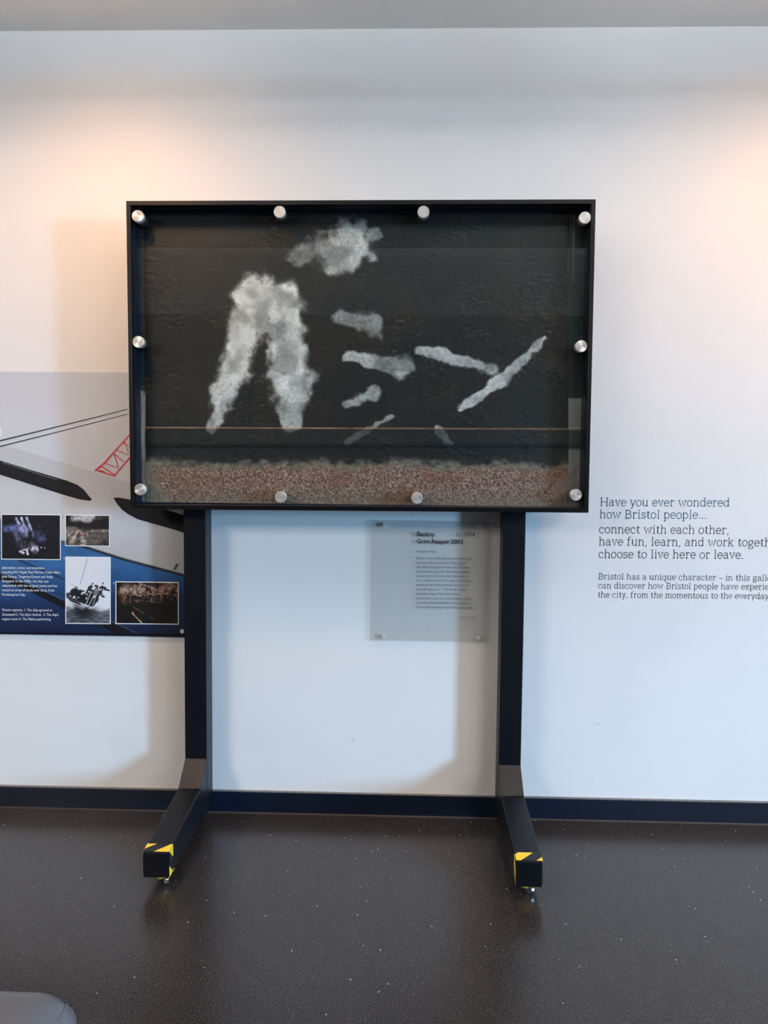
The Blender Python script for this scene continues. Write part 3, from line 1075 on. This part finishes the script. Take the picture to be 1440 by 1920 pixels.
u_l = 0
gx = np.concatenate([np.linspace(xl, at(-40, 900, YO)[0], 40)[:-1], np.linspace(at(-40, 900, YO)[0], xr, 300)])
gz = np.linspace(zt, zb, 380)
G = np.zeros((len(gz), len(gx), 3))
G[..., 0], G[..., 1], G[..., 2] = gx[None, :], YO, gz[:, None]
M_print = attr_mat('poster_print', 0.42, 0.35)
colour_grid('print', G, poster_col, M_print, poster)

Y1 = YO - 0.0007
flat_poly('printed_rope', [(-60, 841), (0, 825), (165, 785.2), (239, 766.6), (239, 767.9), (165, 787), (0, 827.8), (-60, 844)], Y1, M_rope, poster)
flat_poly('printed_rope', [(-60, 852), (0, 836), (137, 802), (239, 775.8), (239, 777), (137, 803.6), (0, 838.4), (-60, 854.5)], Y1, M_rope, poster)
flat_poly('printed_fin', [(-80, 842), (0, 863.5), (60, 882), (125, 901), (145, 909), (157, 918), (165, 928), (172.5, 937), (168, 939), (150, 936.5), (120, 928), (60, 909), (0, 890), (-80, 866)], Y1, M_black, poster)
flat_poly('printed_fin_edge', [(5, 867), (60, 884.5), (108, 899.5), (108, 900.4), (60, 885.5), (5, 868)], Y1 - 0.0007, M_grey_print, poster)
flat_poly('printed_fin', [(212.5, 933.5), (222, 932.8), (240, 936), (296, 950.5), (349, 967.5), (352, 968.5), (352, 1002), (330, 994), (258, 973.5), (240, 964), (228, 955), (219, 944)], Y1, M_black, poster)


def bar_uv(a, b, w_):
    a, b = np.array(a, float), np.array(b, float)
    t = (b - a) / np.hypot(*(b - a))
    nn = np.array((-t[1], t[0])) * w_ / 2
    return [tuple(a + nn), tuple(b + nn), tuple(b - nn), tuple(a - nn)]


crane_y = Y1
for a, b2, w_ in (((186, 878), (252, 806), 2.6), ((214, 892), (252, 848), 2.6), ((178, 883), (190, 872), 3.0), ((184, 883), (216, 892.5), 2.2),
                  ((190, 874), (214, 890), 2.0), ((195, 868), (222, 877), 1.3), ((213, 849), (222, 877), 1.5), ((212, 849), (232, 866), 1.6), ((218, 843.5), (241, 853), 1.2),
                  ((233, 826), (241, 850), 1.3), ((231, 830), (250, 842), 1.3), ((195, 870), (212, 850), 1.2), ((178, 881), (196, 884), 2.0)):
    crane_y -= 0.00012
    flat_poly('printed_crane_bar', bar_uv(a, b2, w_), crane_y, M_red, poster, 0.00008)
flat_poly('printed_rail', [(-4, 801), (1, 802), (2, 808), (1.5, 817), (-4, 818)], Y1, M_white, poster)


def inset(name, u0, v0, u1, v1, fn, res, label):
    Y2 = YO - 0.0012
    sk = 0.010
    out = [(u0, v0), (u1, v0 + sk * (u1 - u0)), (u1, v1 + sk * (u1 - u0)), (u0, v1)]
    fr = flat_poly(name, out, Y2, M_white, poster, 0.0009)
    fr['label'] = label
    bw = 1.7
    nu, nv = int((u1 - u0) / res), int((v1 - v0) / res)
    uu, vv = np.meshgrid(np.linspace(u0 + bw, u1 - bw, nu), np.linspace(v0 + bw, v1 - bw, nv))
    Gp = np.zeros((nv, nu, 3))
    for i in range(nv):
        for j in range(nu):
            Gp[i, j] = at(uu[i, j], vv[i, j] + sk * (uu[i, j] - u0), Y2 - 0.0006)
    colour_grid('picture', Gp, fn, M_print, fr)
    return fr


def blobs(u, v, c, items):
    for (x0, y0, x1, y1, r, col, s, soft) in items:
        d, _ = seg_d(u, v, x0, y0, x1, y1)
        c = mixc(c, col, s * (1 - sstep(r * (1 - soft), r * (1 + soft), d)))
    return c


def pic_gig(u, v):
    c = np.zeros(u.shape + (3,)) + np.array((24, 24, 32.0))
    nz2 = fbm(u / 4, v / 5, 51, 4)
    c = blobs(u, v, c, [(12, 992, 34, 988, 6, (110, 125, 190), .8, .7), (30, 972, 44, 996, 2.2, (190, 190, 225), .9, .7), (40, 971, 50, 996, 2.2, (180, 185, 225), .9, .7), (50, 971, 58, 992, 2.2, (190, 190, 225), .9, .7),
                        (40, 990, 56, 1002, 8, (150, 155, 205), .8, .8), (28, 996, 36, 1012, 5, (90, 95, 130), .8, .8), (72, 1000, 76, 1012, 5, (90, 100, 140), .7, .8), (60, 1020, 66, 1034, 5, (120, 118, 128), .7, .8),
                        (34, 1016, 44, 1024, 6, (60, 58, 62), .8, .7), (82, 1004, 84, 1012, 3, (60, 80, 130), .6, .7),
                        (38, 1034, 44, 1037, 2.5, (215, 212, 222), .95, .4), (50, 1031, 52, 1039, 2.2, (215, 212, 222), .95, .4), (43, 1031, 52, 1030, 1.6, (200, 198, 210), .9, .4), (60, 1030, 66, 1026, 3.2, (215, 210, 228), .9, .5), (69, 1025, 71, 1032, 2, (215, 210, 228), .9, .4), (76, 1026, 78, 1027, 1.2, (200, 200, 215), .8, .4), (84, 1027, 84, 1028, 1, (200, 200, 215), .8, .4)])
    c = c * (0.45 + 1.1 * nz2)[..., None]
    rs = random.Random(3)
    it = []
    for k in range(40):
        x, y = 14 + 72 * rs.random(), 984 + 44 * rs.random()
        it.append((x, y, x + rs.uniform(-1, 1), y + rs.uniform(1, 5), rs.uniform(.4, 1.0), rs.choice(((150, 160, 215), (20, 20, 28), (200, 200, 225), (70, 80, 120))), .55 * math.exp(-((x - 48) / 34) ** 2), .5))
    c = blobs(u, v, c, it)
    return blobs(u, v, c, [(56, 1000, 57, 1008, 4, (16, 15, 20), .9, .5), (46, 1012, 58, 1012, 4, (30, 28, 34), .8, .6)])


def pic_hold(u, v):
    g = fbm(u / 3, v / 3, 61, 4)
    c = np.zeros(u.shape + (3,)) + np.array((150, 142, 130.0))
    c = mixc(c, (30, 28, 30), (1 - sstep(990, 996, v)) * 1.0)
    c = blobs(u, v, c, [(138, 970, 172, 968, 7, (205, 200, 195), .9, .6), (160, 974, 166, 974, 6, (200, 195, 190), .8, .7), (180, 972, 202, 970, 3, (95, 88, 84), .7, .7), (124, 992, 142, 992, 5, (120, 116, 104), .9, .5), (145, 1000, 156, 1000, 5, (168, 128, 126), .9, .3), (144, 1005, 158, 1004, 1, (70, 40, 40), .8, .4), (156, 994, 168, 992, 4, (50, 48, 48), .7, .6)])
    st = 0.5 + 0.5 * np.sin((u - 150) / (v - 985.5 + 1e-3) * 9)
    c = c * np.where(v > 997, 0.6 + 0.55 * st * (u < 165), 1.0)[..., None]
    c = c * (0.55 + 0.9 * g)[..., None]
    lp = np.abs(np.hypot((u - 172) / 24, (v - 1015) / 6) - 1)
    c = mixc(c, (30, 27, 26), (1 - sstep(0.03, 0.09, lp)) * (v > 1003))
    vg = np.hypot((u - 164) / 48, (v - 995) / 38)
    return c * (1 - 0.6 * sstep(.7, 1.15, vg))[..., None]


def pic_wreck(u, v):
    c = np.zeros(u.shape + (3,)) + np.array((226, 230, 236.0))
    c = blobs(u, v, c, [(164, 1048, 150, 1096, 0.5, (110, 112, 118), .9, .3)])
    sea = sstep(1136, 1150, v + 10 * (fbm(u / 9, v / 5, 73, 3) - .5) - (u - 165) * 0.05 + 6 * np.exp(-((u - 150) / 20) ** 2))
    sc = np.array((104, 108, 116.0)) * (0.3 + 1.3 * fbm(u / 9, v / 1.6, 72, 3))[..., None]
    sc = mixc(sc, (18, 20, 26), np.exp(-((u - 158) / 24) ** 2) * (1 - sstep(1146, 1176, v)) * .9)
    c = c * (1 - sea[..., None]) + sc * sea[..., None]
    rs = random.Random(5)
    ca, sa = math.cos(math.radians(24)), math.sin(math.radians(24))          # the hull lists to one side
    dark, pale = (24, 26, 32), (226, 230, 234)
    items = [(140, 1112, 176, 1122, 9, dark, .95, .15), (150, 1122, 172, 1130, 7, dark, .95, .2), (128, 1116, 146, 1134, 5, (46, 48, 54), .9, .2), (170, 1104, 186, 1112, 5, dark, .8, .3)]
    for k in range(46):
        a, b_ = rs.uniform(-38, 38), rs.uniform(-14, 14)
        x, y = 164 + a * ca - b_ * sa * 0.4, 1108 + b_ - abs(a) * 0.05
        L_ = rs.uniform(1.5, 6)
        an = rs.choice((24, 24, 114, -35)) + rs.uniform(-8, 8)
        items.append((x, y, x + L_ * math.cos(math.radians(an)), y + L_ * math.sin(math.radians(an)), rs.uniform(.6, 2.0), dark if rs.random() < .6 else pale, .9, .3))
    items += [(127, 1126, 158, 1140, .9, (200, 204, 208), .95, .3), (129, 1131, 156, 1143, .6, (170, 174, 180), .9, .3), (160, 1136, 171, 1110, .7, pale, .85, .3), (166, 1137, 180, 1108, .7, pale, .8, .3), (174, 1134, 184, 1106, .6, pale, .8, .3), (196, 1105, 205, 1107, 1.6, dark, .9, .3)]
    return blobs(u, v, c, items)


def pic_engine(u, v):
    c = np.zeros(u.shape + (3,)) + np.array((24, 20, 20.0))
    g = fbm(u / 3.2, v / 3.2, 81, 4)
    mess = np.exp(-((v - 1108) / 14) ** 2) * sstep(222, 236, u)
    c = mixc(c, (128, 96, 82), mess * sstep(0.45, 0.65, g))
    c = blobs(u, v, c, [(232, 1105, 262, 1106, 7, (170, 150, 132), .75, .7), (304, 1104, 324, 1098, 7, (150, 112, 104), .7, .7), (262, 1094, 300, 1108, 2, (150, 132, 128), .8, .4), (318, 1094, 296, 1112, 1.5, (120, 100, 98), .7, .4),
                        (225, 1110, 234, 1128, 5, (150, 96, 60), .5, .8), (236, 1112, 236, 1130, 1.6, (40, 26, 22), .8, .4), (244, 1110, 244, 1130, 1.4, (120, 80, 56), .7, .4),
                        (244, 1116, 318, 1112, 1.2, (150, 128, 112), .7, .5), (250, 1124, 300, 1130, .8, (110, 100, 90), .6, .4), (250, 1138, 270, 1150, .9, (140, 120, 100), .6, .4), (248, 1150, 266, 1168, 1.2, (190, 160, 130), .85, .4), (249, 1149, 249, 1149, 2.4, (170, 110, 90), .8, .4), (280, 1156, 288, 1162, .8, (110, 95, 85), .6, .4)])
    rs = random.Random(8)
    it = []
    for k in range(60):
        x, y = rs.uniform(222, 330), 1108 + rs.gauss(0, 8)
        an = rs.choice((0.05, 0.4, 1.5, -0.5)) + rs.uniform(-.1, .1)
        L_ = rs.uniform(2, 10)
        it.append((x, y, x + L_ * math.cos(an), y + L_ * math.sin(an), rs.uniform(.35, .9), rs.choice(((190, 168, 150), (120, 84, 66), (20, 15, 15), (160, 120, 110))), .8, .3))
    c = blobs(u, v, c * (0.5 + 1.0 * g)[..., None], it)
    return c


inset('inset_photo', 2, 963.5, 114, 1049, pic_gig, 0.5, 'white-edged photo of a lit stage in the dark')
inset('inset_photo', 122, 964.8, 206, 1024, pic_hold, 0.5, 'white-edged photo of an empty ship hold')
inset('inset_photo', 122.5, 1043.5, 207.5, 1169.5, pic_wreck, 0.5, 'tall black and white photo of a ship aground')
inset('inset_photo', 216.5, 1090, 335, 1170, pic_engine, 0.5, 'white-edged dark photo of an engine room')
YI2 = YO - 0.0008
for t, ua, ub, v in (('alternative comics and musicians', 3.5, 83, 1066.5), ('including Rik Mayall, Paul Merton, Keith Allen,', 3.5, 113, 1074.8), ('John Otway, Tangerine Dream and Andy', 3.5, 99, 1083.2),
                     ('Sheppard. In the 1990s, the ship was', 3.5, 91, 1091.6), ('relaunched with her original name and has', 3.5, 107, 1100), ('hosted an array of bands ever since, from', 3.5, 102, 1108.4), ('Portishead to Pulp.', 3.5, 48, 1116.8),
                     ('Picture captions, 1. The ship aground at', 3.8, 98, 1145.6), ("Gravesend 2. The ship's interior  3. The ship's", 3.8, 110, 1154.2), ('engine room 4. The Maine performing', 3.8, 95, 1162.6)):
    sans_line('text_line', t, ua, ub, v, v + 0.6, 4.9, YI2, M_white, poster, 0.004)
for t, ua, ub, v, mt in (('2', 116.5, 119, 970.5, M_rope), ('1', 118.5, 120.5, 1049.5, M_white), ('3', 211.8, 214.2, 1095.5, M_white)):
    sans_line('text_line', t, ua, ub, v, v, 4.6, YI2, mt, poster)
p = at(342, 1184, YO)
lathe('fixing_cap', [(0.0003, 0), (0.0088, 0), (0.0098, 0.001), (0.0098, 0.004), (0.0003, 0.004)], (p[0], YO - 0.0046, p[2]), (0, 1, 0), M_pin, poster, 28)

# ------------------------------------------------------------------ upholstered ottoman at the lower left
M_vinyl = noise_mix(mat('grey_vinyl', rgb(92, 94, 100), 0.38, 0, 0.5), rgb(88, 90, 96), rgb(96, 98, 104), 5, 3, 0.3, 0.7, 0.1, 400)
ott = tag(empty('ottoman', (0, 0, 0)), 'grey vinyl upholstered ottoman with piped seams, cut off at the lower left corner', 'ottoman')
ox0, ox1, oy0, oy1, oz = -1.50, -0.735, -2.45, -1.60, 0.375
bm = box_bm((ox0, oy0, 0.02), (ox1, oy1, oz))
bmesh.ops.subdivide_edges(bm, edges=bm.edges[:], cuts=34, use_grid_fill=True)
R_ = 0.115
lo, hi = Vector((ox0 + R_, oy0 + R_, 0.02 + R_)), Vector((ox1 - R_, oy1 - R_, oz - R_))
for v in bm.verts:
    cpt = Vector((min(max(v.co.x, lo.x), hi.x), min(max(v.co.y, lo.y), hi.y), min(max(v.co.z, lo.z), hi.z)))
    d = v.co - cpt
    if d.length > 1e-6:
        v.co = cpt + d.normalized() * R_
    if v.co.z > oz - 0.03:
        fx = (v.co.x - (ox0 + ox1) / 2) / ((ox1 - ox0) / 2)
        fy = (v.co.y - (oy0 + oy1) / 2) / ((oy1 - oy0) / 2)
        v.co.z += 0.01 * max(0, 1 - fx * fx) * max(0, 1 - fy * fy)
cush = link('cushion', bm_mesh('cushion', bm, True), M_vinyl, ott)
k_ = R_ * 0.7071
ex = ox1 - R_ + k_
ez = oz - R_ + k_
k3 = R_ * 0.5774
corner = (ox1 - R_ + k3, oy1 - R_ + k3, oz - R_ + k3)


def seam(name, pts):
    tube(name, pts, 0.0035, M_vinyl, ott, 8)


for sx in (1, -1):
    X = (ox1 - R_ + k_) if sx > 0 else (ox0 + R_ - k_)
    seam('piping', [(X, oy0 + R_, ez), (X, (oy0 + oy1) / 2, ez), (X, oy1 - R_, ez)] + ([(ox1 - R_ + R_ * math.sqrt(.5 * (1 - s * s)), oy1 - R_ + R_ * s, oz - R_ + R_ * math.sqrt(.5 * (1 - s * s))) for s in (.2, .4, .577)] if sx > 0 else []))
Y_ = oy1 - R_ + k_
seam('piping', [(ox1 - R_ + R_ * math.sqrt(.5 * (1 - s * s)), oy1 - R_ + R_ * math.sqrt(.5 * (1 - s * s)), oz - R_ + R_ * s) for s in (.577, .4, .2)] + [(ex, Y_, oz - R_), (ex, Y_, 0.2), (ex, Y_, 0.11)])
for dx in (ox0 + 0.12, ox1 - 0.12):
    for dy in (oy0 + 0.12, oy1 - 0.12):
        lathe('leg', [(0.02, 0), (0.02, 0.026)], (dx, dy, 0), (0, 0, 1), M_tape, ott, 16)

# ------------------------------------------------------------------ faint scuffs on the wall
for (u, v, w_, h_) in ((1120, 1357, 16, 2), (1100, 1356, 6, 1.5), (1122, 1374, 7, 2), (45, 1357, 2, 1.5), (662, 1388, 9, 3), (600, 1466, 3, 2), (1330, 1195, 2, 4), (480, 1280, 2, 2), (560, 1274, 2, 2)):
    pts = []
    for k in range(9):
        a = 2 * math.pi * k / 9
        rr = 0.7 + 0.5 * random.random()
        pts.append((u + w_ * rr * math.cos(a) * 0.5, v + h_ * rr * math.sin(a) * 0.5))
    o = flat_poly('scuff', pts, -0.0005, M_scuff, bpy.data.objects['wall_back'], 0.0003)
